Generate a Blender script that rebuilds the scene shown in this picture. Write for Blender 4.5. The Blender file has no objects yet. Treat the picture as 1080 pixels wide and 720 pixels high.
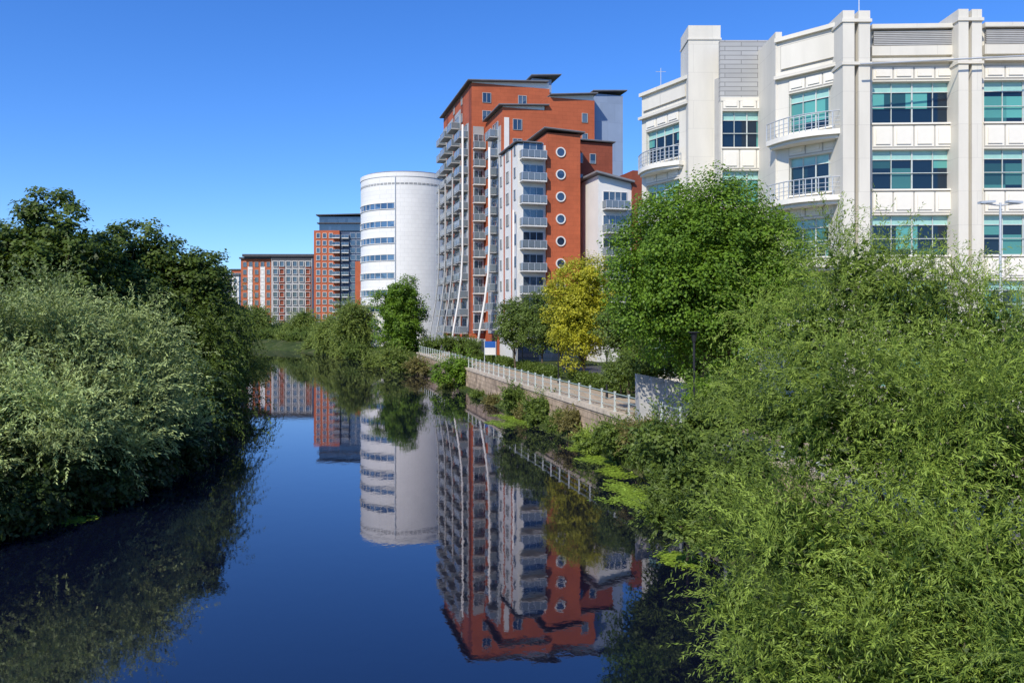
import bpy, math, random
import numpy as np
from mathutils import Vector, Matrix
random.seed(7); rng=np.random.default_rng(7)
sc=bpy.context.scene; col=sc.collection
F=840.0; H0=338.0; CZ=8.0
def wx(px,d): return (px-540)/F*d
def wz(py,d): return CZ+(H0-py)/F*d

# ---------------- materials ----------------
def newmat(name):
    m=bpy.data.materials.new(name); m.use_nodes=True
    nt=m.node_tree; nt.nodes.clear()
    out=nt.nodes.new('ShaderNodeOutputMaterial')
    return m,nt,out
def mat(name,c,rough=.7,var=.12,scale=.6,spec=.3,metal=0.0,bump=0.0,joint=None,jcol=None,stretch=(1,1,1),jd=.5,c2=.84):
    m,nt,out=newmat(name); N=nt.nodes; L=nt.links
    p=N.new('ShaderNodeBsdfPrincipled'); L.new(p.outputs[0],out.inputs[0])
    p.inputs['Roughness'].default_value=rough; p.inputs['Specular IOR Level'].default_value=spec
    p.inputs['Metallic'].default_value=metal
    tc=N.new('ShaderNodeTexCoord'); mp=N.new('ShaderNodeMapping'); mp.inputs['Scale'].default_value=stretch
    L.new(tc.outputs['Object'],mp.inputs[0])
    nz=N.new('ShaderNodeTexNoise'); nz.inputs['Scale'].default_value=scale; nz.inputs['Detail'].default_value=6; nz.inputs['Roughness'].default_value=.65
    L.new(mp.outputs[0],nz.inputs[0])
    rp=N.new('ShaderNodeValToRGB'); L.new(nz.outputs[0],rp.inputs[0])
    rp.color_ramp.elements[0].position=.3; rp.color_ramp.elements[1].position=.7
    rp.color_ramp.elements[0].color=[max(0,x*(1-var)) for x in c]+[1]
    rp.color_ramp.elements[1].color=[min(1,x*(1+var)) for x in c]+[1]
    last=rp.outputs[0]
    if joint:
        bw,bh,mo=joint
        sp=N.new('ShaderNodeSeparateXYZ'); L.new(tc.outputs['Object'],sp.inputs[0])
        ad=N.new('ShaderNodeMath'); ad.operation='ADD'; L.new(sp.outputs[0],ad.inputs[0]); L.new(sp.outputs[1],ad.inputs[1])
        cb=N.new('ShaderNodeCombineXYZ'); L.new(ad.outputs[0],cb.inputs[0])
        if jcol=='flat': 
            L.new(sp.outputs[0],cb.inputs[0]); L.new(sp.outputs[1],cb.inputs[1]); 
        else: L.new(sp.outputs[2],cb.inputs[1])
        br=N.new('ShaderNodeTexBrick'); L.new(cb.outputs[0],br.inputs[0])
        br.inputs['Scale'].default_value=1; br.inputs['Brick Width'].default_value=bw; br.inputs['Row Height'].default_value=bh
        br.inputs['Mortar Size'].default_value=mo; br.inputs['Mortar Smooth'].default_value=.3
        br.inputs['Color1'].default_value=(1,1,1,1); br.inputs['Color2'].default_value=(c2,c2,c2,1); br.inputs['Mortar'].default_value=(jd,jd,jd,1)
        mx=N.new('ShaderNodeMix'); mx.data_type='RGBA'; mx.blend_type='MULTIPLY'; mx.inputs[0].default_value=1
        L.new(last,mx.inputs[6]); L.new(br.outputs[0],mx.inputs[7]); last=mx.outputs[2]
    L.new(last,p.inputs['Base Color'])
    if bump>0:
        b=N.new('ShaderNodeBump'); b.inputs['Strength'].default_value=bump; b.inputs['Distance'].default_value=.05
        L.new(nz.outputs[0],b.inputs['Height']); L.new(b.outputs[0],p.inputs['Normal'])
    return m
def glassmat(name,c1,c2,rough=.06,spec=.9,scale=.5,ior=1.7,pos=(.35,.95),rnd=1.0):
    m,nt,out=newmat(name); N=nt.nodes; L=nt.links
    p=N.new('ShaderNodeBsdfPrincipled'); L.new(p.outputs[0],out.inputs[0])
    p.inputs['Roughness'].default_value=rough; p.inputs['Specular IOR Level'].default_value=spec
    p.inputs['IOR'].default_value=ior
    oi=N.new('ShaderNodeObjectInfo'); tc=N.new('ShaderNodeTexCoord')
    va=N.new('ShaderNodeVectorMath'); va.operation='ADD'
    L.new(tc.outputs['Object'],va.inputs[0])
    mu=N.new('ShaderNodeMath'); mu.operation='MULTIPLY'; mu.inputs[1].default_value=37; L.new(oi.outputs['Random'],mu.inputs[0])
    L.new(mu.outputs[0],va.inputs[1])
    vo=N.new('ShaderNodeTexVoronoi'); vo.inputs['Scale'].default_value=scale; L.new(va.outputs[0],vo.inputs['Vector'])
    vo.distance='CHEBYCHEV'; vo.inputs['Randomness'].default_value=rnd
    sp=N.new('ShaderNodeSeparateColor'); L.new(vo.outputs['Color'],sp.inputs[0])
    rp=N.new('ShaderNodeValToRGB'); L.new(sp.outputs[0],rp.inputs[0])
    rp.color_ramp.elements[0].color=list(c1)+[1]; rp.color_ramp.elements[1].color=list(c2)+[1]
    rp.color_ramp.elements[0].position=pos[0]; rp.color_ramp.elements[1].position=pos[1]
    L.new(rp.outputs[0],p.inputs['Base Color'])
    return m
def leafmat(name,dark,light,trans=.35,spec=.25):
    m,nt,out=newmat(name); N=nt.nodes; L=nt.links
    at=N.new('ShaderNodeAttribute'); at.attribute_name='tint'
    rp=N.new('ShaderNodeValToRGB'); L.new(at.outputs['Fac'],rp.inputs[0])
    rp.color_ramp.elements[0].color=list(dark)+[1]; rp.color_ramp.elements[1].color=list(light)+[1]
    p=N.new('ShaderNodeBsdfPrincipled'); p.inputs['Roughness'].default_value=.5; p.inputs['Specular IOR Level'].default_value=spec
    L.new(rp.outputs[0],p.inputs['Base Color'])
    t=N.new('ShaderNodeBsdfTranslucent')
    mu=N.new('ShaderNodeMix'); mu.data_type='RGBA'; mu.blend_type='MULTIPLY'; mu.inputs[0].default_value=1
    L.new(rp.outputs[0],mu.inputs[6]); mu.inputs[7].default_value=(1.4,1.4,.5,1); L.new(mu.outputs[2],t.inputs[0])
    ms=N.new('ShaderNodeMixShader'); ms.inputs[0].default_value=trans
    L.new(p.outputs[0],ms.inputs[1]); L.new(t.outputs[0],ms.inputs[2]); L.new(ms.outputs[0],out.inputs[0])
    return m

M_terra=mat('terracotta_cladding',(.43,.105,.042),.7,.14,.3,joint=(1.2,.6,.02),jd=.7,c2=.92)
M_brickd=mat('dark_red_brick',(.25,.064,.034),.8,.18,.5,joint=(.9,.6,.02),jd=.7,c2=.9)
M_white=mat('pale_render',(.68,.66,.61),.6,.06,.4)
M_gband=mat('silver_grey_panel',(.40,.40,.39),.45,.1,.4,joint=(3,2.9,.05))
M_cream=mat('cream_panel',(.66,.625,.54),.55,.09,.5,stretch=(1,1,.25),joint=(2.6,1.93,.012),jd=.76,c2=.97)
M_cream2=mat('cream_panel_raised',(.74,.705,.62),.5,.06,.8)
M_greyp=mat('grey_panel',(.40,.40,.39),.5,.06,.5,joint=(2.2,.3,.03))
M_louv=mat('louvre_grey',(.40,.395,.38),.5,.08,2)
M_blueg=mat('blue_grey_cladding',(.27,.34,.46),.45,.08,.3,joint=(2.4,3.0,.03),jd=.75)
M_dark=mat('dark_roof_soffit',(.12,.115,.11),.6,.2,1)
M_roofd=mat('dark_roof',(.06,.06,.065),.6,.2,1)
M_roofe=mat('roof_zinc',(.2,.2,.21),.5,.15,1)
M_steel=mat('pale_steel',(.50,.53,.55),.4,.06,2,metal=.3)
M_rail=mat('railing_paint',(.30,.37,.35),.45,.1,3)
M_railp=mat('railing_post_paint',(.52,.56,.53),.45,.1,3)
M_wframe=mat('window_frame_paint',(.50,.54,.52),.45,.1,3)
M_cyl=mat('white_tower_cladding',(.73,.72,.69),.45,.05,.3,joint=(1.7,.9,.03),jd=.8,c2=.97)
M_glass=glassmat('window_glass',(.012,.022,.035),(.09,.12,.14))
M_teal=glassmat('teal_glass',(.006,.018,.035),(.10,.34,.30),scale=.8,ior=1.5,spec=.6,pos=(.45,.9),rnd=0.0)
M_tealp=mat('teal_transom',(.30,.52,.46),.25,.1,1.5,spec=.6)
M_bglass=mat('balcony_glass',(.14,.17,.19),.12,.1,1,spec=.8)
M_dglass=glassmat('dark_glass',(.008,.014,.03),(.03,.05,.09))
M_stone=mat('sandstone_blocks',(.42,.325,.23),.9,.45,.8,bump=.6,joint=(1.1,.42,.03),jd=.5,c2=.7)
M_cope=mat('stone_coping',(.48,.41,.32),.85,.25,2,bump=.2)
M_pave=mat('sandy_paving',(.44,.35,.25),.9,.2,.8,joint=(.6,.3,.012),jcol='flat')
M_asph=mat('asphalt',(.06,.06,.062),.9,.2,4,bump=.2)
M_bark=mat('bark',(.10,.075,.05),.95,.35,4,bump=.6,stretch=(1,1,.2))
M_black=mat('black_metal',(.02,.02,.022),.4,.1,3)
M_blue=mat('blue_sign_paint',(.02,.10,.36),.4,.05,3)
M_block=mat('granite_blocks',(.34,.335,.32),.8,.14,2,bump=.2)
M_greyr=mat('grey_render',(.36,.355,.35),.7,.08,.2)

# ground
def groundmat():
    m,nt,out=newmat('ground_grass_earth'); N=nt.nodes; L=nt.links
    p=N.new('ShaderNodeBsdfPrincipled'); L.new(p.outputs[0],out.inputs[0]); p.inputs['Roughness'].default_value=.95; p.inputs['Specular IOR Level'].default_value=.1
    g=N.new('ShaderNodeNewGeometry'); nz=N.new('ShaderNodeTexNoise'); nz.inputs['Scale'].default_value=.35; nz.inputs['Detail'].default_value=8; nz.inputs['Roughness'].default_value=.75
    L.new(g.outputs['Position'],nz.inputs[0])
    rp=N.new('ShaderNodeValToRGB'); L.new(nz.outputs[0],rp.inputs[0])
    rp.color_ramp.elements[0].position=.35; rp.color_ramp.elements[0].color=(.022,.036,.010,1)
    rp.color_ramp.elements[1].position=.72; rp.color_ramp.elements[1].color=(.12,.10,.055,1)
    e=rp.color_ramp.elements.new(.52); e.color=(.045,.065,.018,1)
    L.new(rp.outputs[0],p.inputs['Base Color'])
    b=N.new('ShaderNodeBump'); b.inputs['Strength'].default_value=.8; b.inputs['Distance'].default_value=.2; L.new(nz.outputs[0],b.inputs['Height']); L.new(b.outputs[0],p.inputs['Normal'])
    return m
M_ground=groundmat()
def watermat():
    m,nt,out=newmat('river_water'); N=nt.nodes; L=nt.links
    g=N.new('ShaderNodeNewGeometry'); 
    mp=N.new('ShaderNodeMapping'); mp.inputs['Rotation'].default_value=(0,0,.26); mp.inputs['Scale'].default_value=(.8,.6,1)
    L.new(g.outputs['Position'],mp.inputs[0])
    nz=N.new('ShaderNodeTexNoise'); nz.inputs['Scale'].default_value=1.6; nz.inputs['Detail'].default_value=4; nz.inputs['Roughness'].default_value=.55
    L.new(mp.outputs[0],nz.inputs[0])
    n2=N.new('ShaderNodeTexNoise'); n2.inputs['Scale'].default_value=.10; n2.inputs['Detail'].default_value=2; L.new(g.outputs['Position'],n2.inputs[0])
    ad=N.new('ShaderNodeMath'); ad.operation='MULTIPLY'; L.new(nz.outputs[0],ad.inputs[0]); L.new(n2.outputs[0],ad.inputs[1])
    b=N.new('ShaderNodeBump'); b.inputs['Strength'].default_value=.22; b.inputs['Distance'].default_value=.02; L.new(ad.outputs[0],b.inputs['Height'])
    gl=N.new('ShaderNodeBsdfGlossy'); gl.inputs['Roughness'].default_value=.02; gl.inputs['Color'].default_value=(.96,.92,.98,1)
    df=N.new('ShaderNodeBsdfDiffuse'); df.inputs['Color'].default_value=(.003,.0045,.013,1)
    fr=N.new('ShaderNodeFresnel'); fr.inputs['IOR'].default_value=2.05
    for s in (gl,df,fr): L.new(b.outputs[0],s.inputs['Normal'])
    ms=N.new('ShaderNodeMixShader'); L.new(fr.outputs[0],ms.inputs[0]); L.new(df.outputs[0],ms.inputs[1]); L.new(gl.outputs[0],ms.inputs[2]); L.new(ms.outputs[0],out.inputs[0])
    return m
M_water=watermat()

# ---------------- helpers ----------------
class MB:
    def __init__(s): s.v=[]; s.f=[]; s.m=[]
    def add(s,vs,fs,mi=0,M=None):
        b=len(s.v)
        for q in vs:
            q=Vector(q)
            if M is not None: q=M@q
            s.v.append(tuple(q))
        for f in fs: s.f.append([b+i for i in f]); s.m.append(mi)
    def box(s,x0,x1,y0,y1,z0,z1,mi=0,M=None):
        s.add([(x0,y0,z0),(x1,y0,z0),(x1,y1,z0),(x0,y1,z0),(x0,y0,z1),(x1,y0,z1),(x1,y1,z1),(x0,y1,z1)],
              [(0,3,2,1),(4,5,6,7),(0,1,5,4),(1,2,6,5),(2,3,7,6),(3,0,4,7)],mi,M)
    def slab(s,x0,x1,y0,y1,za,zb,t,mi=0,M=None):
        s.add([(x0,y0,za-t),(x1,y0,zb-t),(x1,y1,zb-t),(x0,y1,za-t),(x0,y0,za),(x1,y0,zb),(x1,y1,zb),(x0,y1,za)],
              [(0,3,2,1),(4,5,6,7),(0,1,5,4),(1,2,6,5),(2,3,7,6),(3,0,4,7)],mi,M)
    def prism(s,poly,z0,z1,mi=0,M=None):
        n=len(poly)
        s.add([(x,y,z0) for x,y in poly]+[(x,y,z1) for x,y in poly],
              [tuple(range(n-1,-1,-1)),tuple(range(n,2*n))]+[(i,(i+1)%n,n+(i+1)%n,n+i) for i in range(n)],mi,M)
    def tube(s,pts,rs,seg=7,mi=0):
        pts=[Vector(p) for p in pts]; rings=[]
        for i,p in enumerate(pts):
            d=(pts[min(i+1,len(pts)-1)]-pts[max(i-1,0)]).normalized()
            a=d.cross(Vector((0,0,1)) if abs(d.z)<.9 else Vector((1,0,0))).normalized(); b=d.cross(a)
            rings.append([p+a*math.cos(2*math.pi*k/seg)*rs[i]+b*math.sin(2*math.pi*k/seg)*rs[i] for k in range(seg)])
        vs=[q for r in rings for q in r]; fs=[]
        for i in range(len(pts)-1):
            for k in range(seg):
                fs.append((i*seg+k,i*seg+(k+1)%seg,(i+1)*seg+(k+1)%seg,(i+1)*seg+k))
        fs.append(tuple(range(seg))[::-1]); fs.append(tuple(range((len(pts)-1)*seg,len(pts)*seg)))
        s.add(vs,fs,mi)
    def mesh(s,name,mats,smooth=False):
        me=bpy.data.meshes.new(name); me.from_pydata(s.v,[],s.f)
        for m in mats: me.materials.append(m)
        me.polygons.foreach_set('material_index',s.m)
        if smooth: me.polygons.foreach_set('use_smooth',[True]*len(s.f))
        me.update(); return me
    def obj(s,name,mats,parent=None,M=None,smooth=False):
        return place(s.mesh(name,mats,smooth),name,parent,M)
def place(me,name,parent=None,M=None):
    o=bpy.data.objects.new(name,me); col.objects.link(o)
    if parent: o.parent=parent
    if M is not None: o.matrix_basis=M
    return o
def tag(o,label=None,cat=None,group=None,kind=None):
    if label: o['label']=label
    if cat: o['category']=cat
    if group: o['group']=group
    if kind: o['kind']=kind
    return o
def thing(name,loc,label,cat,rot=0,group=None):
    e=bpy.data.objects.new(name,None); col.objects.link(e); e.location=loc; e.rotation_euler=(0,0,rot); e.empty_display_size=.5
    return tag(e,label,cat,group)
def T(x,y,z,r=0): return Matrix.Translation((x,y,z))@Matrix.Rotation(r,4,'Z')

class Parts:
    """collects repeats of one part, nearest first; past 100 the rest becomes one stuff part"""
    def __init__(s,name,parent): s.n=name; s.p=parent; s.l=[]
    def add(s,me,M,kids=()): s.l.append((me,M,kids))
    def done(s):
        for me,M,kids in s.l[:100]:
            o=place(me,s.n,s.p,M)
            for kn,km in kids: place(km,kn,o)
        rest=s.l[100:]
        if rest:
            mb=MB(); mats=[]
            for me,M,kids in rest:
                for mm in [me]+[k[1] for k in kids]:
                    b=len(mb.v); mb.v+= [tuple(M@v.co) for v in mm.vertices]
                    for p in mm.polygons:
                        mt=mm.materials[p.material_index]
                        if mt not in mats: mats.append(mt)
                        mb.f.append([b+i for i in p.vertices]); mb.m.append(mats.index(mt))
            o=mb.obj(s.n,mats,s.p); o['kind']='stuff'

def window_mesh(w,h,cols=2,rows=1,fr=.07,glass=M_glass,frame=M_white,transom=0,tm=None,deep=.1):
    mb=MB(); mb.box(-w/2,w/2,-.03,.02,0,h-transom,0)
    if transom: mb.box(-w/2,w/2,-.034,.02,h-transom,h,2)
    y0=-deep
    mb.box(-w/2-fr,w/2+fr,y0,.03,-fr,0,1); mb.box(-w/2-fr,w/2+fr,y0,.03,h,h+fr,1)
    mb.box(-w/2-fr,-w/2,y0+.003,.03,0,h,1); mb.box(w/2,w/2+fr,y0+.003,.03,0,h,1)
    for i in range(1,cols):
        x=-w/2+w*i/cols; mb.box(x-fr/2,x+fr/2,y0+.02,-.03,0,h,1)
    for i in range(1,rows):
        z=h*i/rows; mb.box(-w/2,w/2,y0+.025,-.03,z-fr/2,z+fr/2,1)
    return mb.mesh('window',[glass,frame]+([tm] if tm else []))
def balcony_meshes(w,dp,slabm=M_white,panel=M_bglass,t=.16,hr=1.05,posts=4):
    a=MB(); a.box(-w/2,w/2,-dp,0,-t,0,0)
    b=MB()
    b.box(-w/2+.03,w/2-.03,-dp+.03,-dp+.05,.08,hr-.08,0)
    b.box(-w/2+.03,-w/2+.05,-dp+.05,-.02,.08,hr-.08,0); b.box(w/2-.05,w/2-.03,-dp+.05,-.02,.08,hr-.08,0)
    b.box(-w/2,w/2,-dp,-dp+.07,hr-.06,hr,1); b.box(-w/2,-w/2+.07,-dp+.07,0,hr-.06,hr,1); b.box(w/2-.07,w/2,-dp+.07,0,hr-.06,hr,1)
    for i in range(posts):
        x=-w/2+.03+(w-.06)*i/(posts-1); b.box(x-.03,x+.03,-dp-.012,-dp+.055,0.001,hr-.061,1)
    return a.mesh('balcony',[slabm]),b.mesh('railing',[panel,M_steel])

# ---------------- leaves ----------------
def unit(a): return a/np.maximum(np.linalg.norm(a,axis=1,keepdims=True),1e-6)
def leaf_object(name,P,D,NV,Ln,W,tint,m,parent=None):
    n=len(P); D=unit(D); S=unit(np.cross(D,NV))
    V=np.empty((n,4,3),np.float32)
    V[:,0]=P; V[:,2]=P+D*Ln[:,None]; mid=P+D*Ln[:,None]*.45
    V[:,1]=mid+S*W[:,None]/2; V[:,3]=mid-S*W[:,None]/2
    me=bpy.data.meshes.new(name)
    me.vertices.add(4*n); me.vertices.foreach_set('co',V.reshape(-1))
    me.loops.add(4*n); me.loops.foreach_set('vertex_index',np.arange(4*n,dtype=np.int32))
    me.polygons.add(n); me.polygons.foreach_set('loop_start',np.arange(0,4*n,4,dtype=np.int32)); me.polygons.foreach_set('loop_total',np.full(n,4,dtype=np.int32))
    me.update(calc_edges=True)
    at=me.attributes.new('tint','FLOAT','POINT'); at.data.foreach_set('value',np.repeat(np.clip(tint,0,1),4).astype(np.float32))
    me.materials.append(m)
    return place(me,name,parent)
def sph(n): return unit(rng.normal(size=(n,3)))
def pick(blobs,n):
    B=np.array([[*b[0],b[1]] for b in blobs]); w=B[:,3]**2; w/=w.sum()
    k=rng.choice(len(B),n,p=w); return B[k,:3],B[k,3],k
def broad(blobs,n,size,clumps=None,tight=.3):
    clumps=clumps or max(60,n//90)
    c,r,k=pick(blobs,clumps); d=sph(clumps); d[:,2]=np.where((d[:,2]<-.3)&(rng.random(clumps)<.5),-d[:,2],d[:,2])
    rad=r*(.62+.48*rng.random(clumps)**.8)
    cc=c+d*rad[:,None]; ct=rng.random(clumps)
    j=rng.integers(0,clumps,n); off=sph(n)*(rng.random(n)**.45)[:,None]
    off[:,2]*=.65
    P=cc[j]+off*(r[j]*tight*(.7+.7*ct[(j*7)%clumps]))[:,None]
    NV=unit(d[j]*.5+off*.6+np.array([0,-.15,.7])+rng.normal(size=(n,3))*.45)
    D=unit(np.cross(NV,rng.normal(size=(n,3))))
    L=size*(.7+.6*rng.random(n)); W=L*(.55+.2*rng.random(n))
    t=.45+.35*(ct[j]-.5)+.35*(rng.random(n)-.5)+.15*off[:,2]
    return P,D,NV,L,W,t
def subdiv(blobs,k=4,fr=.45,out=.7):
    o=[]
    for c,r in blobs:
        o.append((c,r*.8))
        for i in range(k):
            d=sph(1)[0]; d[2]=abs(d[2])*.8+.05 if random.random()<.6 else d[2]
            o.append((np.array(c)+d*r*out,r*fr*random.uniform(.7,1.3)))
    return o
def strands(blobs,S,K,step,size,width,grav=.12,up=.35,spread=.6,start=(.35,.95),tv=.25):
    c,r,k=pick(blobs,S); d=sph(S); d[:,2]=np.where((d[:,2]<-.2)&(rng.random(S)<.5),-d[:,2],d[:,2])
    p=c+d*(r*(start[0]+(start[1]-start[0])*rng.random(S)))[:,None]
    v=unit(d*.8+np.array([0,0,up])+rng.normal(size=(S,3))*.35); st=rng.random(S)
    bt=rng.random(len(blobs))[k]
    out=[[] for _ in range(6)]
    ln=.6+.7*rng.random(S); g=grav*(.5+rng.random(S))
    for i in range(K):
        for s in range(2):
            side=unit(np.cross(v,sph(S)))
            D=unit(v*(1-.3*spread)+side*spread+np.array([0,0,-.15]))
            jit=rng.random((S,1))*step
            out[0].append(p+v*jit); out[1].append(D); out[2].append(unit(rng.normal(size=(S,3))*.7+np.array([-.2,-.6,.8])))
            L=size*(.65+.6*rng.random(S))*(1-.35*i/K); out[3].append(L); out[4].append(width*(.7+.6*rng.random(S)))
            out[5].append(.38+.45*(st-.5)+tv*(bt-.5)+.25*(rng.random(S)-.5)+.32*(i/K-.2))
        p=p+v*(step*ln)[:,None]; v=unit(v+np.array([0,0,-1.])*g[:,None]+rng.normal(size=(S,3))*.05)
    return [np.concatenate(o) for o in out]
def cat2(a,b): return [np.concatenate([x,y]) for x,y in zip(a,b)]
def filler(blobs,n,size,t0=.1):
    c,r,k=pick(blobs,n); d=sph(n); P=c+d*(r*(.2+.5*rng.random(n)))[:,None]
    NV=sph(n); D=sph(n); L=size*(.7+.6*rng.random(n))
    return P,D,NV,L,L*.6,t0+.15*rng.random(n)
def make_tree(name,label,cat,base,blobs,arrs,m,tr=.2,forks=8,group=None,lean=None,crown='crown'):
    e=thing(name,base,label,cat,group=group); b=np.array(base)
    P=arrs[0]-b; P=P.astype(np.float64)
    keep=(arrs[0][:,2]>.03)
    A=[a[keep] for a in [P]+list(arrs[1:])]
    leaf_object(crown,*A,m,e)
    mb=MB(); cen=np.mean([bb[0] for bb in blobs],axis=0)-b
    zt=max(.8,min(bb[0][2]-b[2] for bb in blobs)); 
    top=Vector((cen[0]*.4,cen[1]*.4,zt)); n=6
    pts=[Vector((0,0,-.4)).lerp(top,i/n)+Vector((math.sin(i*1.3)*tr*.4,math.cos(i*1.7)*tr*.4,0)) for i in range(n+1)]
    mb.tube(pts,[tr*(1.25-.55*i/n) for i in range(n+1)],9)
    bl=sorted(blobs,key=lambda q:-q[1])[:forks]
    for q in bl:
        tgt=Vector(np.array(q[0])-b); s=pts[random.randint(n//2,n)]
        mid=s.lerp(tgt,.5)+Vector((random.uniform(-.3,.3),random.uniform(-.3,.3),-.12*(tgt-s).length*.5))
        mb.tube([s,s.lerp(mid,.5),mid,mid.lerp(tgt,.6),tgt+Vector((0,0,q[1]*.3))],[tr*.55,tr*.45,tr*.35,tr*.2,tr*.07],6)
        for k in range(3):
            dd=Vector(sph(1)[0]); dd.z=abs(dd.z); mb.tube([mid.lerp(tgt,.4*k),mid.lerp(tgt,.4*k)+dd*q[1]*.4,tgt+dd*q[1]*.8],[tr*.18,tr*.12,tr*.03],5)
    mb.obj('trunk',[M_bark],e,smooth=True)
    return e
def PB(px,py,d,r): return (np.array([wx(px,d),d,wz(py,d)]),r)
def rblobs(c,R,Rz,n,r,frac=.68):
    out=[]
    for i in range(n):
        z=1-2*(i+.5)/n; a=i*2.39996+random.random()*.5; q=math.sqrt(max(0,1-z*z)); d=np.array([q*math.cos(a),q*math.sin(a),z])
        out.append((np.array(c)+d*np.array([R-r,R-r,Rz-r])*(frac+(1-frac)*random.random()),r*random.uniform(.8,1.15)))
    return out+[(np.array(c,dtype=float),r*1.5)]

# ---------------- terrain ----------------
WY0,WX0,WS=46.0,6.6,-.25
def wallx(y): return WX0+WS*(min(max(y,-40),150)-WY0)
river=np.array([(10,-400),(9,-40),(7.5,5),(7.2,25),(7.0,35),(6.6,41),(4.8,49),(3.3,55),(1.0,64),(-5.0,88),(-12.0,116),(-17.4,136),(-24,150),(-29,162),(-49,197),(-70,222),(-110,240),(-400,250),
 (-1200,255),(-1200,180),(-400,182),(-100,176),(-66,166),(-50,148),(-32,88),(-22.5,52),(-19,40),(-21,27),(-23,0),(-26,-40),(-26,-400)],float)
def rdist(X,Y):
    P=np.stack([X,Y],-1); n=len(river); D=np.full(X.shape,1e9); ins=np.zeros(X.shape,bool)
    for i in range(n):
        a=river[i]; b=river[(i+1)%n]; ab=b-a
        t=np.clip(((P-a)@ab)/(ab@ab),0,1); q=P-(a+t[...,None]*ab); D=np.minimum(D,np.hypot(q[...,0],q[...,1]))
        c=((a[1]>Y)!=(b[1]>Y))&(X<(b[0]-a[0])*(Y-a[1])/((b[1]-a[1]) if b[1]!=a[1] else 1e-9)+a[0]); ins^=c
    return D,ins
S_=[-3500,-1500,-800,-500,-350,-250,-200,-160,-130]+list(range(-110,-12,2))+[x*.5 for x in range(-24,0)]+[-.12,.12,1,3,6,10,15,20,30,45,60,90,150,300,700,1500,3500]
Y_=[-400,-150,-80]+list(np.arange(-40,274,2.5))+[290,320,400,500,700,1000,1500,2500,4500]
S_=np.array(S_,float); Y_=np.array(Y_,float)
YY,SS=np.meshgrid(Y_,S_,indexing='ij'); XX=SS+np.vectorize(wallx)(YY)
D_,I_=rdist(XX,YY)
Z=np.where(I_,-np.minimum(2.2,.7*D_+.05),np.minimum(2.45,.05+.42*D_))
Z=np.where((~I_)&(Z>.6)&(XX<-5)&(YY<400),Z+.25*np.sin(XX*.35)*np.cos(YY*.29)*(D_>3),Z)
Z=np.where((SS<0)&(SS>-6)&(YY<=137)&(~I_),np.minimum(Z,.55),Z)
Z=np.where((SS>0)&(YY<=137),2.45,Z)
ny,ns=Z.shape
vs=np.stack([XX,YY,Z],-1).reshape(-1,3).tolist()
fs=[(j*ns+i,j*ns+i+1,(j+1)*ns+i+1,(j+1)*ns+i) for j in range(ny-1) for i in range(ns-1)]
me=bpy.data.meshes.new('ground'); me.from_pydata(vs,[],fs); me.materials.append(M_ground); me.polygons.foreach_set('use_smooth',[True]*len(fs)); me.update()
g=place(me,'ground'); g['kind']='structure'
mb=MB(); mb.add([(-1300,-420,0),(40,-420,0),(40,265,0),(-1300,265,0)],[(0,1,2,3)]); o=mb.obj('river_water',[M_water]); o['kind']='structure'
def strip(name,s0,s1,y0,y1,z,m):
    mb=MB(); n=int((y1-y0)/4)
    for i in range(n):
        a=y0+(y1-y0)*i/n; b=y0+(y1-y0)*(i+1)/n
        mb.add([(wallx(a)+s0,a,z),(wallx(a)+s1,a,z),(wallx(b)+s1,b,z),(wallx(b)+s0,b,z)],[(0,1,2,3)])
    o=mb.obj(name,[m]); o['kind']='structure'; return o
strip('promenade_path',.3,4.2,-20,137,2.51,M_pave)
strip('forecourt_pavement',6.5,60,-20,62,2.506,M_pave)
strip('service_road',9,60,63,97,2.47,M_asph)
ang=math.atan2(1,WS)
def wallM(y,s=0,z=0):
    return Matrix.Translation((wallx(y)+s,y,z))@Matrix.Rotation(ang,4,'Z')
LW=(137+20)*math.hypot(1,WS)
mb=MB(); mb.box(0,LW,-.35,.25,-1.5,2.3,0); o=mb.obj('retaining_wall',[M_stone],None,wallM(-20)); 
mb=MB(); mb.box(0,LW,-.42,.33,2.3,2.56,0); c=mb.obj('coping',[M_cope],o)
tag(o,'long sandstone block retaining wall rising from the river','wall')
rl=thing('railing_fence',wallM(20).translation+Vector((0,0,2.56)),'pale blue-grey metal railing along the riverside promenade','railing',rot=ang)
RL=(136-20)*math.hypot(1,WS)
mb=MB()
for z in (.3,.68): mb.box(0,RL,-.016,.016,z,z+.032)
mb.box(0,RL,-.03,.03,1.05,1.1)
mb.obj('rail',[M_rail],rl)
pm=MB(); pm.box(-.045,.045,-.045,.045,0.05,1.16); pm.box(-.06,.06,-.06,.06,1.16,1.21); pm.box(-.08,.08,-.08,.08,0,.05); pm=pm.mesh('post',[M_railp])
n=int(RL/2.2)
for i in range(n+1): place(pm,'post',rl,T(i*2.2,0,0))
mb=MB(); mb.box(0,22,-.2,.2,2.4,3.15); o=mb.obj('low_brick_wall',[M_stone],None,wallM(52,6.7)); tag(o,'low stone terrace wall beside the promenade','wall')
mb=MB(); mb.box(0,22,-.26,.26,3.15,3.27); mb.obj('coping',[M_cope],o)
for k,px in enumerate((680,696,712,728)):
    d=43.2-.25*k; w=.37
    mb=MB(); mb.add([(-w,-.6,0),(w,-.6,0),(w,.5,0),(-w,.5,0),(-w,.35,2.6-.14*k),(w,.35,2.47-.14*k),(w,.6,2.47-.14*k),(-w,.6,2.6-.14*k)],[(0,3,2,1),(4,5,6,7),(0,1,5,4),(1,2,6,5),(2,3,7,6),(3,0,4,7)])
    o=mb.obj('stone_slab',[M_block],None,T(wx(px,d),d,2.5,.12)); tag(o,'pale grey leaning granite slab beside the path','stone slab',group='leaning granite slabs by the promenade')

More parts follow.
